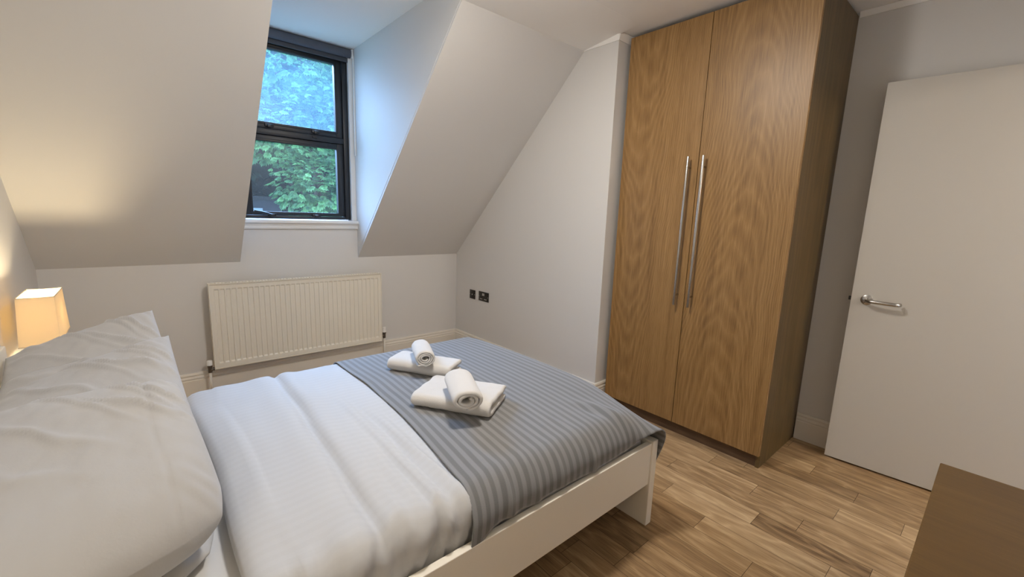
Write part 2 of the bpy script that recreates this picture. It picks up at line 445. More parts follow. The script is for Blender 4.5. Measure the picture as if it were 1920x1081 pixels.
# ------------------------------------------------------------------ window
win = root('window_1', (-1.38, .03, 1.19), kind='structure')
fx0, fx1, fz0, fz1 = -1.763, -.993, 1.2035, 2.4555
fy0, fy1 = .035, .105
f = MB()
ow = .040
f.box(fx0, fx0 + ow, fy0, fy1, fz0, fz1, .004).box(fx1 - ow, fx1, fy0, fy1, fz0, fz1, .004)
f.box(fx0 + ow, fx1 - ow, fy0 + .001, fy1, fz1 - ow, fz1, .004).box(fx0 + ow, fx1 - ow, fy0 + .001, fy1, fz0, fz0 + .022, .004)
f.box(fx0 + ow, fx1 - ow, fy0 + .001, fy1, 1.783, 1.825, .004)
frame = f.build('window_frame', m_dark, win, auto=40)
def sash(z0, z1, gz0, gz1, gmat, nm, bars):
    gx0, gx1 = -1.678, -1.083
    x0, x1 = fx0 + ow + .002, fx1 - ow - .002
    s = MB(); ya, yb = fy0 + .012, fy1 - .008
    s.box(x0, gx0, ya, yb, z0, z1, .004).box(gx1, x1, ya, yb, z0, z1, .004)
    s.box(gx0 - .001, gx1 + .001, ya + .001, yb, z0, gz0, .004).box(gx0 - .001, gx1 + .001, ya + .001, yb, gz1, z1, .004)
    # step of the glazing bead
    s.box(gx0 - .012, gx0 + .004, ya - .004, ya + .02, gz0 - .012, gz1 + .012, .002).box(gx1 - .004, gx1 + .012, ya - .004, ya + .02, gz0 - .012, gz1 + .012, .002)
    s.box(gx0, gx1, ya - .004, ya + .02, gz0 - .012, gz0 + .004, .002).box(gx0, gx1, ya - .004, ya + .02, gz1 - .004, gz1 + .012, .002)
    so = s.build('window_sash', m_dark, win, auto=40)
    MB().box(gx0 + .002, gx1 - .002, ya + .030, ya + .036, gz0 + .002, gz1 - .002).build('pane', gmat, so)
    return so, ya
s_lo, ya = sash(1.2275, 1.7815, 1.250, 1.742, m_glass_lo, 'lower', None)
s_hi, ya = sash(1.8265, 2.414, 1.866, 2.358, m_glass_hi, 'upper', None)
# catches and the lever handle of the lower sash
def catch(x, z, lever):
    c = MB().box(x - .028, x + .028, ya - .012, ya + .001, z - .012, z + .010, .003)
    c.box(x - .014, x + .014, ya - .026, ya - .010, z - .018, z + .004, .003)
    if lever:
        c.tube([(x - .004, ya - .022, z - .002), (x - .03, ya - .034, z + .006), (x - .075, ya - .045, z + .018), (x - .118, ya - .052, z + .026)], [.008, .0075, .0065, .005], 10)
    return c
catch(-1.560, 1.232, True).build('window_handle', m_black, s_lo, auto=50)
catch(-1.255, 1.232, False).build('window_catch', m_black, s_lo, auto=50)
catch(-1.545, 1.849, False).build('window_catch', m_black, s_hi, auto=50)
catch(-1.235, 1.849, False).build('window_catch', m_black, s_hi, auto=50)
MB().box(-1.262, -1.232, ya - .022, ya - .012, 1.800, 1.815, .002).build('window_keep', m_black, frame)
# sill with its apron moulding
s = MB().box(XL + .001, XR + .006, -.032, .22, 1.1725, 1.1985, .005, 3)
s.prism([(.002, 1.131), (-.012, 1.131), (-.016, 1.136), (-.016, 1.148), (-.010, 1.152), (-.014, 1.158), (-.020, 1.172), (.002, 1.172)], 0, XL + .001, XR + .002)
s.build('window_sill', m_white, win, auto=40)
# painted jamb linings
MB().box(XR - .0365, XR - .001, .008, .034, 1.199, 2.47, .002).build('window_jamb', m_white, win)

# roller blind in the head of the dormer
bl = root('roller_blind', (-1.37, .0, 2.44), 'dark grey roller blind rolled up above the window', 'blind')
rollv = []
for k in range(40):
    th = 2 * pi * k / 40; rollv.append((.018 - .034 * .8 * cos(th) - .015, 2.441 + .031 * sin(th)))
MB().prism(rollv, 0, XL + .012, XR - .020).build('blind_roll', m_blind, bl, auto=60)
MB().box(XL + .014, XR - .022, .012, .024, 2.380, 2.412, .004).build('bottom_bar', plain('blind bar', (.05, .05, .06), .5), bl)
MB().box(XR - .019, XR - .004, -.025, .032, 2.410, 2.472, .006).build('bracket', m_plas, bl, auto=40)
MB().tube([(XR - .010, -.012, 2.44), (XR - .006, -.018, 2.42), (XR - .006, -.020, 2.2), (XR - .007, -.020, 1.75), (XR - .007, -.020, 1.70)], [.004, .006, .006, .0065, .0065], 12).build('control_wand', m_plas, bl, smooth=True)

# ------------------------------------------------------------------ radiator
rad = root('radiator', (-1.395, -.1, .19), 'cream ribbed panel radiator on the wall below the window', 'radiator')
rx0, rx1, rz0, rz1, ry = -1.987, -.804, .191, .777, -.100
NF = 34; pitch = (rx1 - rx0 - .050) / NF
def rprof(x, z):
    k = (x - rx0 - .025) / pitch; fr = k - math.floor(k)
    if not (0 <= k <= NF): return 0.0
    d = abs(fr - .5) * pitch
    h = sstep(pitch * .40, pitch * .30, d)
    e = sstep(rz0 + .036, rz0 + .054, z) * sstep(rz1 - .036, rz1 - .050, z)
    return h * e * .008
xs = [rx0 + .001, rx0 + .012]
for k in range(NF):
    a = rx0 + .025 + k * pitch
    xs += [a, a + .1 * pitch, a + .15 * pitch, a + .2 * pitch, a + .5 * pitch, a + .8 * pitch, a + .85 * pitch, a + .9 * pitch]
xs += [rx1 - .025, rx1 - .012, rx1 - .001]
zs = [rz0 + .012, rz0 + .034, rz0 + .040, rz0 + .045, rz0 + .050, rz0 + .056, .4, .6, rz1 - .054, rz1 - .048, rz1 - .043, rz1 - .038, rz1 - .034, rz1 - .014]
vs = [(x, ry + .006 + rprof(x, z), z) for x in xs for z in zs]
nzs = len(zs); fs = [(i * nzs + j, (i + 1) * nzs + j, (i + 1) * nzs + j + 1, i * nzs + j + 1) for i in range(len(xs) - 1) for j in range(nzs - 1)]
p = MB().add(vs, fs)
p.box(rx0 + .001, rx1 - .001, ry + .012, ry + .022, rz0 + .006, rz1 - .006)
p.box(rx0 + .001, rx1 - .001, ry + .004, ry + .014, rz0, rz0 + .012, .003).box(rx0 + .001, rx1 - .001, ry + .004, ry + .016, rz1 - .014, rz1 - .006, .003)
p.build('front_panel', m_rad, rad, auto=25)
MB().box(rx0, rx0 + .006, ry, -.045, rz0 - .002, rz1 - .002, .002).build('side_panel', m_rad, rad)
MB().box(rx1 - .006, rx1, ry, -.045, rz0 - .002, rz1 - .002, .002).build('side_panel', m_rad, rad)
g = MB().box(rx0, rx1, ry - .001, ry + .008, rz1 - .006, rz1, .002).box(rx0, rx1, -.052, -.045, rz1 - .006, rz1, .002)
for k in range(60):
    x = rx0 + .012 + k * (rx1 - rx0 - .024) / 59; g.box(x - .004, x + .004, ry + .007, -.051, rz1 - .006, rz1 - .002)
g.build('top_grille', m_rad, rad)
MB().box(rx0 + .006, rx1 - .006, -.062, -.048, rz0 + .01, rz1 - .01).build('rear_panel', m_rad, rad)
for x in (rx0 + .2, rx1 - .24): MB().box(x, x + .04, -.05, -.0005, .3, .7).build('wall_bracket', m_rad, rad)
def valve(x, sgn, body_top, cap_top, capr, ridged):
    y = -.072
    MB().tube([(x, y, .001), (x, y, body_top - .051)], .0075, 12).build('pipe', m_skirt, rad, smooth=True)
    v = MB().tube([(x, y, body_top - .050), (x, y, body_top)], [.0125, .0125], 14)
    v.tube([(x, y, body_top - .030), (x - sgn * .035, y, body_top - .030)], [.010, .0115], 12)
    v.tube([(x, y, body_top - .012), (x, y, body_top - .004)], .016, 6)
    vo = v.build('valve', m_brass, rad, auto=40)
    c = MB()
    if ridged:
        c.tube([(x, y, body_top), (x, y, body_top + .006), (x, y, cap_top - .012), (x, y, cap_top - .004), (x, y, cap_top)], [capr, capr * 1.04, capr * .96, capr * 1.04, capr * .7], 20)
    else:
        c.tube([(x, y, body_top), (x, y, cap_top - .004), (x, y, cap_top)], [capr, capr, capr * .8], 20)
    c.build('valve_cap', m_plas, vo, auto=50)
valve(-2.012, -1, .222, .255, .0165, False)
valve(-.776, 1, .262, .308, .0165, True)

# ------------------------------------------------------------------ sockets on the pier
so = root('double_socket', (0, -.451, .557), 'double black nickel power socket right of the small blank plate', 'socket')
MB().box(-.006, -.0003, -.524, -.378, .515, .600, .002).build('plate', m_plate, so, auto=40)
for k, y in ((0, -.420), (1, -.482)):
    ins = MB().box(-.0075, -.005, y - .021, y + .021, .523, .562, .002).build('outlet', m_plate, so)
    q = MB().box(-.0088, -.007, y - .0025, y + .0025, .546, .556).build('slot', m_black, ins)
    MB().box(-.0088, -.0070, y - .016, y - .004, .531, .538, .001).box(-.0088, -.007, y + .004, y + .016, .531, .538, .001).build('shutter_glint', m_insert, ins)  # pale bars stand in for light reflected off the slots
MB().box(-.010, -.005, -.445, -.436, .566, .587, .001).build('switch', m_insert, so)
MB().box(-.010, -.005, -.463, -.454, .566, .587, .001).build('switch', m_insert, so)
for y in (-.386, -.516): MB().cyl((-.007, y, .5575), (-.005, y, .5575), .003, 10).build('screw', m_insert, so)
s1 = root('single_socket', (0, -.280, .553), 'small square black nickel outlet plate nearest the corner', 'socket')
MB().box(-.006, -.0003, -.322, -.238, .511, .594, .002).build('plate', m_plate, s1, auto=40)
MB().cyl((-.0085, -.280, .552), (-.005, -.280, .552), .006, 12).build('aerial_jack', m_insert, s1)
for y in (-.245, -.315): MB().cyl((-.007, y, .5525), (-.005, y, .5525), .003, 10).build('screw', m_insert, s1)

# ------------------------------------------------------------------ wardrobe
wx, wy0, wy1, wzt = .083, -2.7655, -1.7646, 2.3796
wd = root('wardrobe', (.375, -2.265, 0), 'tall two-door oak wardrobe standing in the alcove beside the door', 'wardrobe')
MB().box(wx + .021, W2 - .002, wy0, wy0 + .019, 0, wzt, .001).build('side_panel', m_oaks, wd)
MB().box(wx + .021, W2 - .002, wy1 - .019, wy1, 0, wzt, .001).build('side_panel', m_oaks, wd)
MB().box(wx + .021, W2 - .002, wy0 + .019, wy1 - .019, wzt - .019, wzt).build('top_panel', m_oaks, wd)
MB().box(W2 - .012, W2 - .004, wy0 + .019, wy1 - .019, .0725, wzt - .019).build('back_panel', m_oaks, wd)
MB().box(wx + .022, W2 - .013, wy0 + .019, wy1 - .019, .0725, .0905).build('bottom_panel', m_oaks, wd)
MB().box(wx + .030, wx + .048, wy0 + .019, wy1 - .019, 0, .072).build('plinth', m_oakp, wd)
ysp = -2.2695
dl = MB().box(wx, wx + .0195, ysp + .0015, wy1, .0735, wzt - .003, .0012).build('door', m_oakdl, wd)
dr = MB().box(wx, wx + .0195, wy0, ysp - .0015, .0735, wzt - .003, .0012).build('door', m_oakdr, wd)
dl['label'] = 'left oak door'; dr['label'] = 'right oak door'
for par, y in ((dl, -2.2255), (dr, -2.312)):
    h = MB().tube([(wx - .036, y, .802), (wx - .036, y, .805), (wx - .036, y, 1.640), (wx - .036, y, 1.643)], [.0062, .0072, .0072, .0062], 20)
    for z in (.862, 1.583): h.cyl((wx - .036, y, z), (wx + .001, y, z), .006, 14)
    o = h.build('handle', m_steel, par, auto=40); o['label'] = 'long steel bar handle'

# ------------------------------------------------------------------ door standing open against the right wall
door = root('door_1', (.58, -3.33, .01), kind='structure')
ang = radians(4.3617); dx, dy = .5514, -2.9526
ex = Vector((sin(ang), -cos(ang), 0)); nx = Vector((cos(ang), sin(ang), 0))
def dpt(t, d, z): return Vector((dx, dy, 0)) + ex * t + nx * d + Vector((0, 0, z))
def dbox(mb, t0, t1, d0, d1, z0, z1):
    n = MB().box(t0, t1, d0, d1, z0, z1, .0012)
    return mb.add([dpt(*v) for v in n.v], n.f)
leaf = dbox(MB(), 0, .762, 0, .040, .0097, 1.9931).build('door_leaf', m_doorw, door)
lv = MB()
lv.tube([dpt(.066, -.0005, .9175), dpt(.066, -.007, .9175), dpt(.066, -.0085, .9175)], [.026, .026, .024], 28)
ho = lv.build('handle_rose', m_steel, leaf, auto=40)
pts = [dpt(.066, -.004, .9175), dpt(.066, -.030, .9175), dpt(.070, -.043, .9173), dpt(.080, -.051, .917), dpt(.095, -.054, .9165), dpt(.150, -.056, .9155), dpt(.178, -.055, .9150), dpt(.192, -.049, .9150), dpt(.197, -.038, .9150), dpt(.197, -.028, .9150)]
MB().tube(pts, [.0095] * 9 + [.0088], 16).build('lever', m_steel, ho, smooth=True)
dbox(MB(), -.012, .002, .012, .026, .905, .925).build('latch', m_black, leaf)
for z in (.25, 1.0, 1.75): MB().cyl(dpt(.765, -.004, z - .05), dpt(.765, -.004, z + .05), .006, 12).build('hinge', m_steel, door, auto=40)

# ------------------------------------------------------------------ bed
BY, BX, FY = -2.6225, -.7633, -1.196
bed = root('bed', (-1.73, -1.91, 0), 'white double bed frame with plain panels against the left wall', 'bed')
o = MB().box(-2.724, -2.690, BY - .004, FY + .004, 0, .770, .003).build('headboard', m_bedw, bed)
MB().box(BX, -.724, BY - .006, FY + .006, 0, .388, .003).build('footboard', m_bedw, bed)
MB().box(-2.690, BX, BY, BY + .024, .1945, .3806, .002).build('side_rail', m_bedw, bed)
MB().box(-2.690, BX, FY - .024, FY, .1945, .3806, .002).build('side_rail', m_bedw, bed)
MB().box(-2.690, BX, -1.94, -1.88, .20, .235).build('centre_beam', m_bedw, bed)
sl = MB()
for k in range(14):
    x = -2.62 + k * .136; sl.box(x, x + .07, BY + .024, FY - .024, .236, .252)
sl.build('slats', plain('pale slat wood', (.5, .38, .24), .6), bed)
MB().box(-1.75, -1.70, -1.935, -1.885, 0, .20).build('support_leg', m_bedw, bed)
mt = MB().box(-2.682, -.772, -2.572, -1.240, .253, .432, .03, 4).build('mattress', m_sheet, loc=(-1.73, -1.9, .253), auto=40)
tag(mt, 'white sheeted mattress on the bed, bare beside the pillows', 'mattress')

YC = -1.905
def ywrap(s, hwn, hwf, r, off, sag=.0):
    """arc length from the centre line (positive towards the near side) -> (y, drop)"""
    hw = hwn if s >= 0 else hwf; a = abs(s); sg = -1 if s >= 0 else 1
    if a <= hw: return YC + sg * a, 0.0
    q = (a - hw) / r
    if q <= pi / 2: return YC + sg * (hw + (r + off) * sin(q)), r * (1 - cos(q))
    return YC + sg * (hw + r + off), r + (a - hw - r * pi / 2)
R_D = .085
HWN, HWF = 2.588 + YC - R_D, -1.216 - YC - R_D          # flat half widths
HWN = 2.588 - 1.905 - R_D; HWF = 1.905 - 1.214 - R_D
def top_z(x, s):
    z = .497 + .014 * max(0, 1 - (s / .72) ** 2)
    z += .012 * math.exp(-((x + .80) / .12) ** 2) * max(0, 1 - (s / .66) ** 2)
    z += .004 * nz(x * 2.3, s * 2.0, 4.0)
    return z
# duvet
xpath = [(-2.06, .434), (-2.12, .434), (-2.165, .436), (-2.186, .446), (-2.194, .462), (-2.190, .480), (-2.172, .494), (-2.145, .501), (-2.10, None)]
def duv(u, v):
    s = mixf(-(HWF + R_D * pi / 2 + .10), HWN + R_D * pi / 2 + .065, v)
    n0 = len(xpath) - 1
    U = u * 120.0
    edge = .020 * nz(s * 2.2, 1.7) + .012 * sin(s * 3.1)      # the left edge is not straight
    if U <= 16:
        k = U / 16 * n0; i = min(int(k), n0 - 1); t = k - i
        x0, z0 = xpath[i]; x1, z1 = xpath[i + 1]
        zt = top_z(-2.10, s)
        z0 = z0 if z0 is not None else zt; z1 = z1 if z1 is not None else zt
        x, z = mixf(x0, x1, t), mixf(z0, z1, t)
        if z > .46: z = mixf(z, z + (zt - .505), (z - .46) / .05)
        flat = False
    elif U <= 108:
        x = mixf(-2.10, -.865, (U - 16) / 92); z = top_z(x, s); flat = True
    else:
        q = (U - 108) / 12; th = min(q / .6, 1) * pi / 2
        x = -.865 + .088 * sin(th); z = top_z(-.865, s) - .088 * (1 - cos(th)) - max(0, q - .6) / .4 * .06; flat = False
    x += edge * sstep(-1.8, -2.1, x)
    y, dr = ywrap(s, HWN, HWF, R_D, 0)
    dz = 0.0; dy = 0.0
    if z > .47:
        vis = sstep(-1.50, -1.60, x)
        # seam fold across the bed
        xc = -1.865 - .028 * (s + .7) + .012 * nz(s * 3.0, 8.0)
        d = x - xc
        dz += vis * (-.016 * math.exp(-(d / .016) ** 2) + .010 * math.exp(-((d - .05) / .035) ** 2) + .008 * math.exp(-((d + .06) / .05) ** 2)) * sstep(.95, .2, -s * .2 + .2)
        # soft long creases near the throw
        for c, a, wv, s0 in ((-1.72, .010, .013, -.1), (-1.69, -.010, .009, .0), (-1.655, .010, .010, .1), (-1.78, .007, .018, .1), (-1.63, -.007, .008, .2), (-1.745, -.007, .009, .25), (-1.82, .006, .012, .3)):
            xx = c - .05 * (s - .2) ** 2 * (1 if c < -1.66 else .4) + .010 * nz(s * 4, c * 30)
            dz += vis * a * math.exp(-((x - xx) / wv) ** 2) * sstep(s0 - .25, s0 + .25, s)
        dz += vis * .006 * nz(x * 6.0, s * 3.0, 2.0) + .003 * nz(x * 14, s * 6, 7.0) * vis
    # gathers where the near side is tucked in
    if s > HWN - .05 and flat:
        k = sstep(HWN - .10, HWN + .08, s) * sstep(-.9, -1.2, x)
        g = .9 - 2.6 * abs(nz(x * 17.0 + s * 6, s * 2.5, 5.0))
        dy += -.017 * k * max(-.9, g + .4 * nz(x * 45 + s * 9, s * 4, 3.0))
        dz += .013 * k * (.4 - 1.6 * abs(nz(x * 15.0 + s * 5, s * 3, 1.0)))
    z2 = z - dr
    if s > HWN + .07: dy += .012 * sstep(HWN + .07, HWN + .20, s)       # tucked in behind the rail
    return (x, y + dy, max(z2 + dz, .345))
vs, fs, uv = grid(150, 130, duv, lambda u, v: (u * 1.5, v * 1.6))
dv = link('duvet', from_pd('duvet', vs, fs, uv), m_duvet, None, (-1.5, -1.9, .44), True)
tag(dv, 'white satin-striped duvet spread on the bed and tucked behind the rail', 'duvet')

# throw over the foot of the bed
R_T = .088
TN, TF = HWN, HWF
def thr(u, v, off=.009):
    xl = -1.585
    smax = TN + R_T * pi / 2 + .020
    s0 = -(TF + R_T * pi / 2 + .05)
    # flat span in x then over the foot
    span = .80; hang = .275
    ux = u * (span + hang)
    s = mixf(s0, smax, v)
    xleft = xl - .055 * sstep(-.05, .75, s) - .035 * sstep(.60, .78, s) + .010 * nz(s * 2.4, 3.0) + .012 * math.exp(-((s + .25) / .15) ** 2)
    xf = -.772 - .028 * sstep(.30, .75, s)
    if ux <= span:
        x = mixf(xleft, xf, ux / span); z = top_z(x, s) ; fall = 0.0; hx = 0.0
    else:
        h = ux - span; th = min(h / R_T, pi / 2)
        x = xf + R_T * sin(th); fall = R_T * (1 - cos(th)) + max(0, h - R_T * pi / 2)
        z = top_z(xf, s) - fall; hx = h
        x += .012 * nz(s * 4.0, 6.0) * sstep(.05, .2, h)
    z += off
    # near hem waves and the corner that hangs lower beside the duvet
    ext = 0.0
    if s > TN:
        q = (s - TN) / (smax - TN)
        low = .040 * math.exp(-((ux) / .05) ** 2) + .008 * nz(ux * 7.0, 2.0) + .010 * math.exp(-((ux - .52) / .16) ** 2) - .006 * math.exp(-((ux - .75) / .08) ** 2)
        ext = low * q
    yw, dr = ywrap(s + ext, TN, TF, R_T, off + .010 * sstep(TN, smax, s) + .012 * math.exp(-(ux / .08) ** 2) * sstep(TN, smax, s))
    b = sstep(span - .10, span + .06, ux)
    if s > 0 and b > 0:
        ys = YC - s; ds = .045 * sstep(.25, .80, s)
        ys += .05 * sstep(.02, hang, hx) * sstep(TN - .15, smax, s) * (hx / hang)
        yw = mixf(yw, ys, b); dr = mixf(dr, ds, b)
    # gentle ripples
    vis = sstep(0, .05, ux) * sstep(-.68, -.5, s)
    rp = .0035 * (1 + nz(ux * 9 + s * 1.5, s * 2.2, 3.0)) + .004 * max(0, nz(ux * 26 + s * 3.0, s * 3.0, 9.0)) * sstep(.25, .55, s)
    z += rp * vis
    # fold running to the near foot corner
    if s > .3:
        d = (ux - .70) - (s - .62) * .35
        z += .010 * math.exp(-(d / .025) ** 2) * sstep(.40, .55, s) * sstep(.80, .60, s)
        d2 = (ux - .655) - (s - .62) * .25
        z -= .007 * math.exp(-(d2 / .02) ** 2) * sstep(.45, .55, s) * sstep(.78, .66, s)
        for cx, a in ((.10, .010), (.20, .007), (.31, .006), (.46, .008)):
            d = (ux - cx) - (s - .5) * .16
            yw -= a * math.exp(-(d / .016) ** 2) * sstep(TN - .02, TN + .06, s) * (1 - b)
            z += .6 * a * math.exp(-(d / .016) ** 2) * sstep(.42, .58, s) * sstep(.72, .60, s)
    return (x, yw, z - dr)
vs, fs, uv = grid(190, 170, thr, lambda u, v: (u * 1.075, v * 1.65))
# give the cloth its thickness by an inner layer
n = len(vs); NU, NV = 190, 170
vi = []
me0 = from_pd('tmp', vs, fs)
nr = [p.normal.copy() for p in me0.vertices]
sgn = 1 if nr[(NU // 3) * (NV + 1) + NV // 2].z > 0 else -1
vi = [Vector(v) - q * .004 * sgn for v, q in zip(vs, nr)]
bpy.data.meshes.remove(me0)
allv = [Vector(v) for v in vs] + vi
allf = list(fs) + [tuple(i + n for i in reversed(f)) for f in fs]
def idx(i, j): return i * (NV + 1) + j
ring = [idx(i, 0) for i in range(NU)] + [idx(NU, j) for j in range(NV)] + [idx(i, NV) for i in range(NU, 0, -1)] + [idx(0, j) for j in range(NV, 0, -1)]
for a, b in zip(ring, ring[1:] + ring[:1]): allf.append((a, b, b + n, a + n))
tw = link('bed_throw', from_pd('bed_throw', allv, allf, uv + uv), m_throw, None, (-1.15, -1.9, .5), True)
tag(tw, 'grey striped bed throw draped over the foot end of the bed', 'throw')

# ------------------------------------------------------------------ pillows
from mathutils.bvhtree import BVHTree
PIL = []
def pillow(name, label, FLc, FRc, NRc, NLc, T, support, seed, under=.5, bulge=.03, rnd_c=(.1, .0, .1, .16), seam=False):
    FLc, FRc, NRc, NLc = map(Vector, (FLc, FRc, NRc, NLc))
    def pt(s, t, side):       # s: left -> right, t: far -> near
        mid = FLc * (1 - s) * (1 - t) + FRc * s * (1 - t) + NRc * s * t + NLc * (1 - s) * t
        a, b = abs(2 * s - 1), abs(2 * t - 1)
        # edges draw in between the corners
        ctr = (FLc + FRc + NRc + NLc) / 4
        k = bulge * ((1 - a * a) * b ** 3 + (1 - b * b) * a ** 3) + rnd_c[(1 if s > .5 else 0) + (2 if t > .5 else 0)] * max(0, a * b - .62) ** 1.2
        mid = mid + (ctr - mid) * k
        h = ((1 - a ** 3.2) * (1 - b ** 3.2)); h = max(h, 0) ** .5
        wr = .006 * nz(s * 5 + seed, t * 3.0, seed) + .003 * nz(s * 13 + t * 6, t * 12, seed + 2)
        cn = max(0, a * b - .25)
        wr += .020 * cn * nz((s - t) * 15 + seed, (s + t) * 3, seed + 5)
        for c0, c1, am, wd, dirr in ((.66, .26, .012, .016, .6), (.52, .22, .009, .014, .9), (.80, .34, .010, .016, .35), (.36, .36, .010, .022, .7), (.90, .22, .012, .015, 1.1), (.74, .14, .010, .013, 1.2), (.24, .52, .008, .03, .5)):
            d = (t - c1) - dirr * (s - c0) + .05 * nz(s * 5 + seed * 3, t * 5)
            wr += am * math.exp(-(d / wd) ** 2) * math.exp(-((s - c0) / .22) ** 2)
        nrm = Vector((0, 0, 1))
        if side > 0:
            p = mid + nrm * (h * T + wr * min(1, h * 2.0) + .003)
            if seam:
                d = abs(s - .80 + .02 * nz(t * 3, 2))
                p.z -= .004 * math.exp(-(d / .008) ** 2) * min(1, h * 2)
        else:
            p = mid - nrm * (h * T * under)
        return p
    NS, NTT = 72, 72
    v1, f1, u1 = grid(NS, NTT, lambda s, t: pt(s, t, 1))
    v2, f2, u2_ = grid(NS, NTT, lambda s, t: pt(s, t, -1))
    def sup(x, y):
        z = support(x, y)
        for bv in PIL:
            h = bv.ray_cast(Vector((x, y, 3)), Vector((0, 0, -1)))
            if h[0]: z = max(z, h[0].z)
        return z
    v1 = [Vector((v.x, v.y, max(v.z, sup(v.x, v.y) + .010))) for v in v1]
    v2 = [Vector((v.x, v.y, min(max(v.z, sup(v.x, v.y) + .003), w.z - .004))) for v, w in zip(v2, v1)]
    n = len(v1); vv = v1 + v2; ff = [tuple(reversed(f)) for f in f1] + [tuple(i + n for i in f) for f in f2]
    # close the rim
    def id2(i, j): return i * (NTT + 1) + j
    rim = [id2(i, 0) for i in range(NS)] + [id2(NS, j) for j in range(NTT)] + [id2(i, NTT) for i in range(NS, 0, -1)] + [id2(0, j) for j in range(NTT, 0, -1)]
    for a, b in zip(rim, rim[1:] + rim[:1]): ff.append((a, a + n, b + n, b))
    me = from_pd(name, vv, ff)
    bm = bmesh.new(); bm.from_mesh(me); bmesh.ops.remove_doubles(bm, verts=bm.verts[:], dist=.0005); bmesh.ops.recalc_face_normals(bm, faces=bm.faces[:]); bm.to_mesh(me); bm.free()
    PIL.append(BVHTree.FromPolygons([v.co.copy() for v in me.vertices], [tuple(p.vertices) for p in me.polygons]))
    c = (FLc + FRc + NRc + NLc) / 4
    o = link(name, me, m_pillow, None, (c.x, c.y, c.z), True)
    return tag(o, label, 'pillow', 'white pillows piled at the head of the bed')
flat = lambda x, y: .435
pillow('pillow', 'flat white pillow at the bottom of the pile, only its hem showing', (-2.665, -1.80, .475), (-2.20, -1.80, .475), (-2.212, -2.34, .462), (-2.66, -2.585, .462), .032, flat, 12.0, .5, rnd_c=(.1, .1, .1, .30))
pillow('pillow', 'white pillow farthest back in the pile, its corner nearest the bedside lamp', (-2.685, -1.25, .735), (-2.283, -1.25, .858), (-2.196, -1.76, .530), (-2.66, -1.86, .58), .062, flat, 1.0, 2.2, rnd_c=(.0, .0, .1, .1))
pillow('pillow', 'white creased pillow in the middle of the pile, between two others', (-2.675, -1.50, .660), (-2.246, -1.49, .806), (-2.190, -2.05, .535), (-2.665, -2.10, .62), .075, flat, 4.0, 1.6)
pillow('pillow', 'large white pillow nearest the camera, on top of the pile', (-2.665, -1.90, .735), (-2.248, -1.95, .772), (-2.190, -2.37, .570), (-2.67, -2.58, .60), .085, flat, 8.0, 1.6, bulge=-.03, rnd_c=(.1, .02, .1, .18), seam=True)

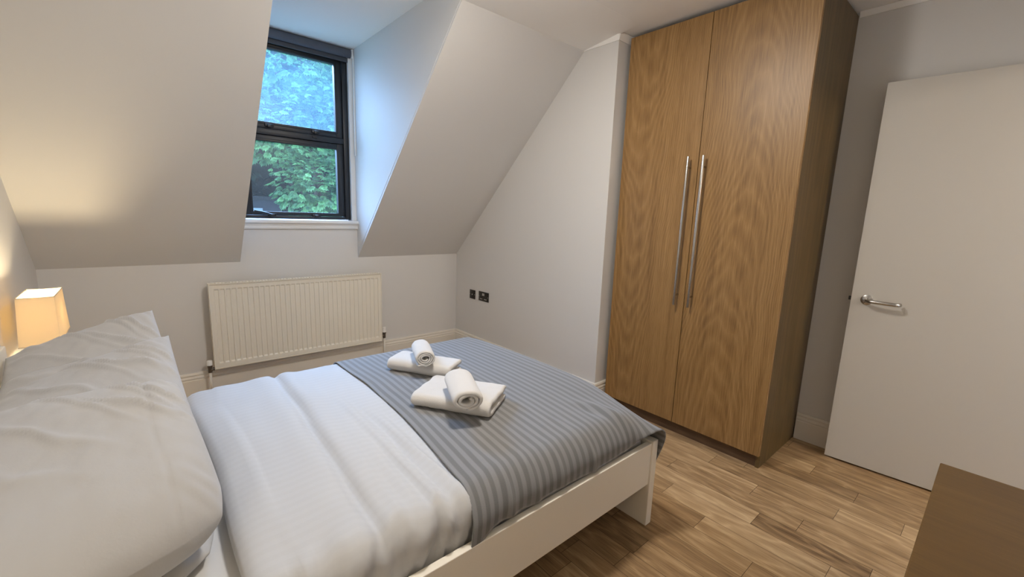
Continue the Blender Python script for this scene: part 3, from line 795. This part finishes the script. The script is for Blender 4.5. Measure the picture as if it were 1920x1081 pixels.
# ------------------------------------------------------------------ towels
def fold_towel(name, label, cx, cy, ang, Lg, Wd, Ht, z0, seed):
    """the fold runs along the near long side (w = -Wd/2); the far side and the right end are open"""
    ca, sa = cos(ang), sin(ang); hl, hw = Lg / 2, Wd / 2; mb = MB()
    def ribbon(path, th, l0, l1, nl=56):
        P = len(path); vs_ = []
        for side in (1, -1):
            for i in range(P):
                tq = path[min(i + 1, P - 1)] - path[max(i - 1, 0)]; tq.normalize(); nn = Vector((tq.y, -tq.x)) * -1
                e = min(i, P - 1 - i) / 3.0; shr = (1 - (1 - min(e, 1)) ** 2 * .75) ** .5
                for j in range(nl + 1):
                    g = j / nl; l = mixf(l0, l1, g)
                    q = min((l - l0) / .018, (l1 - l) / .010, 1); rd = (1 - (1 - max(q, 0)) ** 2 * .72) ** .5
                    p = path[i] + nn * side * th / 2 * shr * rd
                    w, z = p.x, p.y
                    wob = .0016 * nz(l * 24 + seed, w * 30, z * 40 + seed) + .0007 * nz(l * 90, w * 90 + z * 90, seed)
                    rib = .0010 * sin(l * 560) * sstep(l0 + .050, l0 + .025, l) if side > 0 else 0
                    big = .004 * nz(l * 5.0 + seed, w * 6.0, 3.0) * (z / Ht)
                    w += (wob + rib) * nn.x * side + .004 * nz(l * 9, seed, i * .06); z += (wob + rib) * nn.y * side + big
                    ll = l + .004 * nz(w * 24, seed, z * 30)
                    vs_.append((cx + ca * ll - sa * w, cy + sa * ll + ca * w, z0 + max(z, .0006)))
        n = P * (nl + 1); fs_ = []
        def ii(i, j): return i * (nl + 1) + j
        for i in range(P - 1):
            for j in range(nl):
                fs_.append((ii(i, j), ii(i + 1, j), ii(i + 1, j + 1), ii(i, j + 1)))
                fs_.append((ii(i, j) + n, ii(i, j + 1) + n, ii(i + 1, j + 1) + n, ii(i + 1, j) + n))
            fs_.append((ii(i, 0), ii(i, 0) + n, ii(i + 1, 0) + n, ii(i + 1, 0)))
            fs_.append((ii(i, nl), ii(i + 1, nl), ii(i + 1, nl) + n, ii(i, nl) + n))
        for j in range(nl):
            fs_.append((ii(0, j), ii(0, j + 1), ii(0, j + 1) + n, ii(0, j) + n))
            fs_.append((ii(P - 1, j), ii(P - 1, j) + n, ii(P - 1, j + 1) + n, ii(P - 1, j + 1)))
        mb.add(vs_, fs_)
    t = Ht * .40; r = (Ht - t) / 2
    path = [Vector((hw - t * .3 - (hw * 2 - .05) * k / 24, Ht - t / 2)) for k in range(25)]
    w0 = path[-1].x
    path += [Vector((w0 - r * 1.15 * sin(pi * k / 14), t / 2 + r + r * cos(pi * k / 14))) for k in range(1, 15)]
    path += [Vector((w0 + (hw * 2 - .055) * k / 24, t / 2)) for k in range(1, 25)]
    ribbon(path, t, -hl, hl)
    inner = [Vector((-hw + .045 + (hw * 2 - .075) * k / 20, Ht * .5)) for k in range(21)]
    ribbon(inner, Ht * .30, -hl + .012, hl - .014)
    me = from_pd(name, mb.v, mb.f)
    bm = bmesh.new(); bm.from_mesh(me); bmesh.ops.recalc_face_normals(bm, faces=bm.faces[:]); bm.to_mesh(me); bm.free()
    o = link(name, me, m_towel, None, (cx, cy, z0), True)
    return tag(o, label, 'towel', 'folded towels on the grey throw')

def roll_towel(name, label, front, back, rx, rz, turns, th, seed, tail=0.0, start=0.25, pinch=.0):
    """a towel rolled to a spiral between the two end points of its axis"""
    front, back = Vector(front), Vector(back)
    ax = (back - front); ln = ax.length; ax.normalize(); sd = Vector((0, 0, 1)).cross(ax).normalized()   # sd points to the left of the way back
    path = []; N = int(turns * 40)
    for k in range(N + 1):
        f = k / N; a = -pi / 2 - turns * 2 * pi * (1 - f)
        rr = mixf(start, 1.0, f ** .9)
        q = Vector((cos(a) * (rx - th / 2) * rr, sin(a) * (rz - th / 2) * rr))
        q += Vector((.10 * nz(f * 9, seed), .12 * nz(f * 9, seed + 4))) * (1 - f) * rx
        path.append(q)
    if tail:
        for k in range(1, 9): path.append(Vector((path[N].x + tail * k / 8, -rz + th / 2 + .002 + .004 * sin(k / 8 * pi))))
    nL = 22; P = len(path); mb = MB()
    def nr(i):
        tq = path[min(i + 1, P - 1)] - path[max(i - 1, 0)]; tq.normalize(); return Vector((tq.y, -tq.x))
    vs_ = []
    for side in (1, -1):
        for i in range(P):
            nn = nr(i)
            for j in range(nL + 1):
                g = j / nL; e = min(g, 1 - g); shr = 1 - .35 * max(0, 1 - e / .05) ** 2
                endw = .0035 * nz(i * .12, seed + (0 if g < .5 else 9)) * (1 if e < .04 else 0)
                q = path[i] + nn * side * th / 2 * shr
                bl = (1 - .07 * max(0, 1 - e / .10) ** 2)
                w = .0012 * nz(q.x * 60, q.y * 60 + g * 12, seed)
                vs_.append(front + ax * (g * ln + endw) + sd * (q.x * bl + w) + Vector((0, 0, q.y * bl + w)))
    n = P * (nL + 1); fs_ = []
    def ii(i, j): return i * (nL + 1) + j
    for i in range(P - 1):
        for j in range(nL):
            fs_.append((ii(i, j), ii(i + 1, j), ii(i + 1, j + 1), ii(i, j + 1)))
            fs_.append((ii(i, j) + n, ii(i, j + 1) + n, ii(i + 1, j + 1) + n, ii(i + 1, j) + n))
        fs_.append((ii(i, 0), ii(i, 0) + n, ii(i + 1, 0) + n, ii(i + 1, 0)))
        fs_.append((ii(i, nL), ii(i + 1, nL), ii(i + 1, nL) + n, ii(i, nL) + n))
    for j in range(nL):
        fs_.append((ii(0, j), ii(0, j + 1), ii(0, j + 1) + n, ii(0, j) + n))
        fs_.append((ii(P - 1, j), ii(P - 1, j) + n, ii(P - 1, j + 1) + n, ii(P - 1, j + 1)))
    me = from_pd(name, vs_, fs_)
    bm = bmesh.new(); bm.from_mesh(me); bmesh.ops.recalc_face_normals(bm, faces=bm.faces[:]); bm.to_mesh(me); bm.free()
    o = link(name, me, m_towel, None, tuple(front - Vector((0, 0, rz))), True)
    return tag(o, label, 'towel', 'rolled hand towels')
ZT = .523
fold_towel('folded_towel', 'folded white bath towel nearer the radiator, under the tightly rolled towel', -1.295, -1.685, radians(-59), .335, .160, .062, ZT, 1.0)
fold_towel('folded_towel', 'folded white bath towel nearer the camera, under the flattened roll', -1.354, -2.083, radians(-57), .330, .245, .058, ZT, 5.0)
roll_towel('rolled_towel', 'tightly rolled white hand towel on the folded towel nearer the radiator', (-1.352, -1.795, ZT + .062 + .041), (-1.278, -1.610, ZT + .062 + .041), .050, .042, 3.2, .0095, 2.0, tail=.035)
roll_towel('rolled_towel', 'flattened white towel roll on the folded towel nearer the camera', (-1.448, -2.272, ZT + .054 + .043), (-1.356, -2.062, ZT + .061 + .043), .064, .043, 2.4, .0150, 7.0, start=.34)

# ------------------------------------------------------------------ bedside table and lamp (far side)
bt = root('bedside_table', (-2.52, -.80, 0), 'low white bedside table below the lamp, mostly hidden by the pillows', 'table')
MB().box(-2.724, -2.36, -1.03, -.57, .40, .425, .003).build('tabletop', m_bedw, bt)
MB().box(-2.715, -2.38, -1.02, -.58, .22, .398, .002).build('carcass', m_bedw, bt)
d = MB().box(-2.378, -2.362, -1.015, -.585, .225, .395, .002).build('drawer', m_bedw, bt)
MB().tube([(-2.362, -.80, .31), (-2.350, -.80, .31), (-2.340, -.80, .31)], [.006, .008, .012], 14).build('knob', m_steel, d, auto=40)
for x, y in ((-2.70, -1.0), (-2.70, -.60), (-2.40, -1.0), (-2.40, -.60)): MB().box(x - .015, x + .015, y - .015, y + .015, 0, .22, .002).build('leg', m_bedw, bt)

lx, ly = -2.639, -.80
lp = root('table_lamp', (lx, ly, .425), 'glowing cream bedside lamp with a slim tapered rectangular shade', 'lamp')
MB().box(lx - .05, lx + .05, ly - .08, ly + .08, .4255, .443, .003).build('base', m_lampbase, lp)
MB().tube([(lx, ly, .440), (lx, ly, .70)], .008, 14).build('stem', m_lampbase, lp, auto=40)
z0, z1, wt, dt, wb, db = .700, .892, .109, .246, .118, .322
sh = MB()
ro = [(lx + sx * w / 2, ly + sy * d / 2, z) for (w, d, z) in ((wb, db, z0), (wt, dt, z1)) for sx, sy in ((-1, -1), (1, -1), (1, 1), (-1, 1))]
e = .0015
ri = [(lx + sx * (w / 2 - e), ly + sy * (d / 2 - e), z) for (w, d, z) in ((wb, db, z0), (wt, dt, z1)) for sx, sy in ((-1, -1), (1, -1), (1, 1), (-1, 1))]
fsq = []
for k in range(4):
    j = (k + 1) % 4
    fsq += [(k, j, j + 4, k + 4), (8 + j, 8 + k, 12 + k, 12 + j), (k + 4, j + 4, 12 + j, 12 + k), (j, k, 8 + k, 8 + j)]
sho = MB().add(ro + ri, fsq).build('lampshade', m_shade, lp)
m_trim = plain('shade trim', (.62, .54, .40), .8)
for w, d, z in ((wb, db, z0), (wt, dt, z1)):
    c = [(lx + sx * w / 2, ly + sy * d / 2, z) for sx, sy in ((-1, -1), (1, -1), (1, 1), (-1, 1))]
    MB().tube(c, .0022, 6, closed=True).build('shade_trim', m_trim, sho)
MB().cyl((lx, ly, .70), (lx, ly, .735), .013, 16).build('bulb_holder', m_white, lp)
lamp_light('bedside_bulb', 'POINT', (lx, ly, .795), LAMP_COL, LAMP_W, .028)

# ------------------------------------------------------------------ chest in the near right corner
ch = root('chest_of_drawers', (-1.33, -3.61, 0), 'brown wooden chest whose bare top juts into the near right corner', 'chest')
MB().box(-1.76, -.908, YN + .002, -3.435, .728, .750, .002).build('top', m_table, ch)
MB().box(-1.745, -.923, YN + .004, -3.462, .08, .727, .002).build('carcass', m_table, ch)
for k in range(3):
    z = .10 + k * .208
    d = MB().box(-1.735, -.933, -3.461, -3.445, z, z + .200, .002).build('drawer', m_table, ch)
    for x in (-1.55, -1.12): MB().tube([(x, -3.446, z + .1), (x, -3.438, z + .1), (x, -3.432, z + .1)], [.006, .010, .013], 14).build('knob', m_steel, d, auto=40)
for x, y in ((-1.72, -3.77), (-.95, -3.77), (-1.72, -3.48), (-.95, -3.48)): MB().box(x - .02, x + .02, y - .015, y + .015, 0, .08).build('foot', m_table, ch)

# ------------------------------------------------------------------ outside the window
def leaf_mat(name, c1, c2):
    t = NT(name); at = t.n('ShaderNodeAttribute', attribute_name='leaf'); sp = t.n('ShaderNodeSeparateColor'); t.t.links.new(at.outputs[0], sp.inputs[0])
    col = t.mix(sp.outputs[0], c1, c2)
    t.set(Base_Color=col, Roughness=.5, Specular_IOR_Level=.4)
    tl = t.n('ShaderNodeBsdfTranslucent'); t.put(tl.inputs[0], col)
    m = t.n('ShaderNodeMixShader'); m.inputs[0].default_value = .35
    t.t.links.new(t.b.outputs[0], m.inputs[1]); t.t.links.new(tl.outputs[0], m.inputs[2]); t.t.links.new(m.outputs[0], t.out.inputs[0])
    return t.m
m_leaf = leaf_mat('tree leaf green', (.025, .10, .055), (.19, .42, .16))
m_leafd = leaf_mat('shade-dark hedge leaf', (.006, .013, .009), (.015, .03, .016))  # near-black leaf colour stands for the shade behind the tree
m_bark = plain('tree bark', (.05, .04, .03), .9, bump=(30, .5, .01))

def crown(name, mat, parent, clusters, leaf_len, seed):
    rnd = random.Random(seed); vs = []; fs = []; cl = []
    for (p, outw, sz) in clusters:
        # a hand of leaflets hanging off one stalk
        d = Vector(outw).normalized(); d = (d + Vector((rnd.uniform(-.5, .5), rnd.uniform(-.5, .5), rnd.uniform(-.55, .15)))).normalized()
        nrm = (Vector((0, 0, 1)) + Vector((rnd.uniform(-.5, .5), rnd.uniform(-.7, .1), 0))).normalized()
        sd = d.cross(nrm).normalized(); nrm = sd.cross(d)
        tone = rnd.random()
        nl = rnd.choice((5, 7, 7))
        for k in range(nl):
            a = (k - (nl - 1) / 2) * .42
            ld = (d * cos(a) + sd * sin(a)).normalized(); lsd = ld.cross(nrm).normalized()
            ll = leaf_len * sz * (1 - .28 * abs(a) / 1.3) * rnd.uniform(.85, 1.1); lw = ll * .21
            dr = Vector((0, 0, -.28 * ll))
            q = [p, p + ld * ll * .35 - lsd * lw * .7 + nrm * .006, p + ld * ll * .7 - lsd * lw + dr * .4, p + ld * ll + dr,
                 p + ld * ll * .7 + lsd * lw + dr * .4, p + ld * ll * .35 + lsd * lw * .7 + nrm * .006]
            n = len(vs); vs.extend(q); fs.append((n, n + 1, n + 2, n + 3)); fs.append((n, n + 3, n + 4, n + 5))
            c = min(1, max(0, tone * .8 + rnd.uniform(-.1, .3))); cl += [c, c]
    me = from_pd(name, vs, fs)
    ca = me.color_attributes.new('leaf', 'FLOAT_COLOR', 'CORNER')
    for pl in me.polygons:
        for li in pl.loop_indices: ca.data[li].color = (cl[pl.index],) * 3 + (1,)
    return link(name, me, mat, parent)

def blob_clusters(rnd, n, c, rad, shell=.35):
    out = []
    while len(out) < n:
        d = Vector((rnd.gauss(0, 1), rnd.gauss(0, 1), rnd.gauss(0, 1))).normalized()
        r = 1 - shell * rnd.random() ** 1.5
        p = Vector((c[0] + d.x * rad[0] * r, c[1] + d.y * rad[1] * r, c[2] + d.z * rad[2] * r))
        out.append((p, d, rnd.uniform(.7, 1.2)))
    return out
GZ = -4.5
rnd = random.Random(5)
tree = root('tree', (.9, 6.4, GZ), 'bright green broadleaf tree filling the view outside the window', 'tree')
cls = []
for c, rad, n in (((.55, 5.3, 1.75), (1.0, .7, .75), 520), ((1.5, 5.8, 1.3), (.9, .8, .7), 420), ((-.1, 6.0, 2.9), (1.2, .9, .8), 520), ((1.1, 5.9, 3.1), (1.2, .9, .9), 560),
                  ((.3, 6.3, 4.2), (1.3, 1.0, .8), 520), ((1.9, 6.6, 2.4), (1.1, 1.1, 1.0), 420), ((1.7, 6.6, 4.3), (1.2, 1.0, .9), 420), ((-.9, 6.6, 3.7), (.9, .9, .8), 320),
                  ((1.0, 5.6, .45), (.8, .7, .6), 300), ((2.5, 6.2, .6), (1.0, .9, .9), 260), ((-3.2, 6.0, 2.2), (1.6, 1.2, 2.0), 800), ((4.5, 6.4, 2.0), (1.6, 1.2, 1.8), 600)):  # last two clumps are added out of view to screen the side sky
    cls += blob_clusters(rnd, int(n * 1.9), c, rad, .5)
crown('crown', m_leaf, tree, cls, .115, 3)
MB().tube([(.9, 6.9, GZ), (.95, 6.9, -1.5), (.9, 6.9, .8), (.8, 6.8, 3.0), (.7, 6.7, 4.2)], [.22, .18, .14, .10, .04], 12).build('trunk', m_bark, tree, smooth=True)
br = MB()
for a in ((.9, 6.9, .5), (.88, 6.9, 1.2), (.85, 6.85, 2.2), (.8, 6.8, 3.2)):
    for ex_ in ((-1.0, -.6, .7), (.7, -.9, .5), (1.2, -.2, .8), (-.4, -1.0, .6)):
        a_ = Vector(a); br.tube([a_, a_ + Vector(ex_) * .55 + Vector((0, 0, .1)), a_ + Vector(ex_)], [.05, .03, .01], 8)
br.build('branches', m_bark, tree, smooth=True)
hedge = root('hedge', (.5, 9.5, GZ), 'near-black hedge backdrop, coloured for the shade behind the bright tree', 'hedge')
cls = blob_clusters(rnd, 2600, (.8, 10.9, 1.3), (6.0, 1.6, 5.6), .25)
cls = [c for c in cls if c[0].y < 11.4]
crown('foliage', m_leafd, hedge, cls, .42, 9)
core = bmesh.new(); bmesh.ops.create_icosphere(core, subdivisions=4, radius=1)
mc = MB().add([Vector((.8 + v.co.x * 5.6 * (1 + .12 * nz(*(v.co * 3))), 11.0 + v.co.y * 1.35, 1.3 + v.co.z * 5.2 * (1 + .1 * nz(*(v.co * 4))))) for v in core.verts], [[v.index for v in f.verts] for f in core.faces]); core.free()
mc.build('dark_core', plain('dark hedge core', (.010, .016, .012), 1.0), hedge, smooth=True)  # solid dark body that fills the leaf gaps with painted shade
struct(MB().box(-30, 30, .6, 60, GZ - .2, GZ).build('ground', plain('grass ground', (.05, .10, .04), .95, bump=(6, .5, .05))))
# a dark outbuilding with a pale window glimpsed low behind the tree
hs = root('outbuilding', (-.9, 8.0, GZ), 'dark timber outbuilding with a pale window low behind the tree', 'building')
MB().box(-1.5, .3, 7.9, 8.3, GZ, 1.42).build('wall', plain('dark boarded wall', (.035, .035, .045), .8, bump=(14, .4, .01)), hs)
MB().box(-1.58, .4, 7.75, 8.35, 1.42, 1.50, .01).build('roof_edge', plain('dark roof felt', (.02, .02, .022), .9), hs)
MB().box(-.42, -.10, 7.885, 7.905, 1.02, 1.24, .004).build('window', plain('pale grey blue pane', (.30, .36, .42), .2), hs)
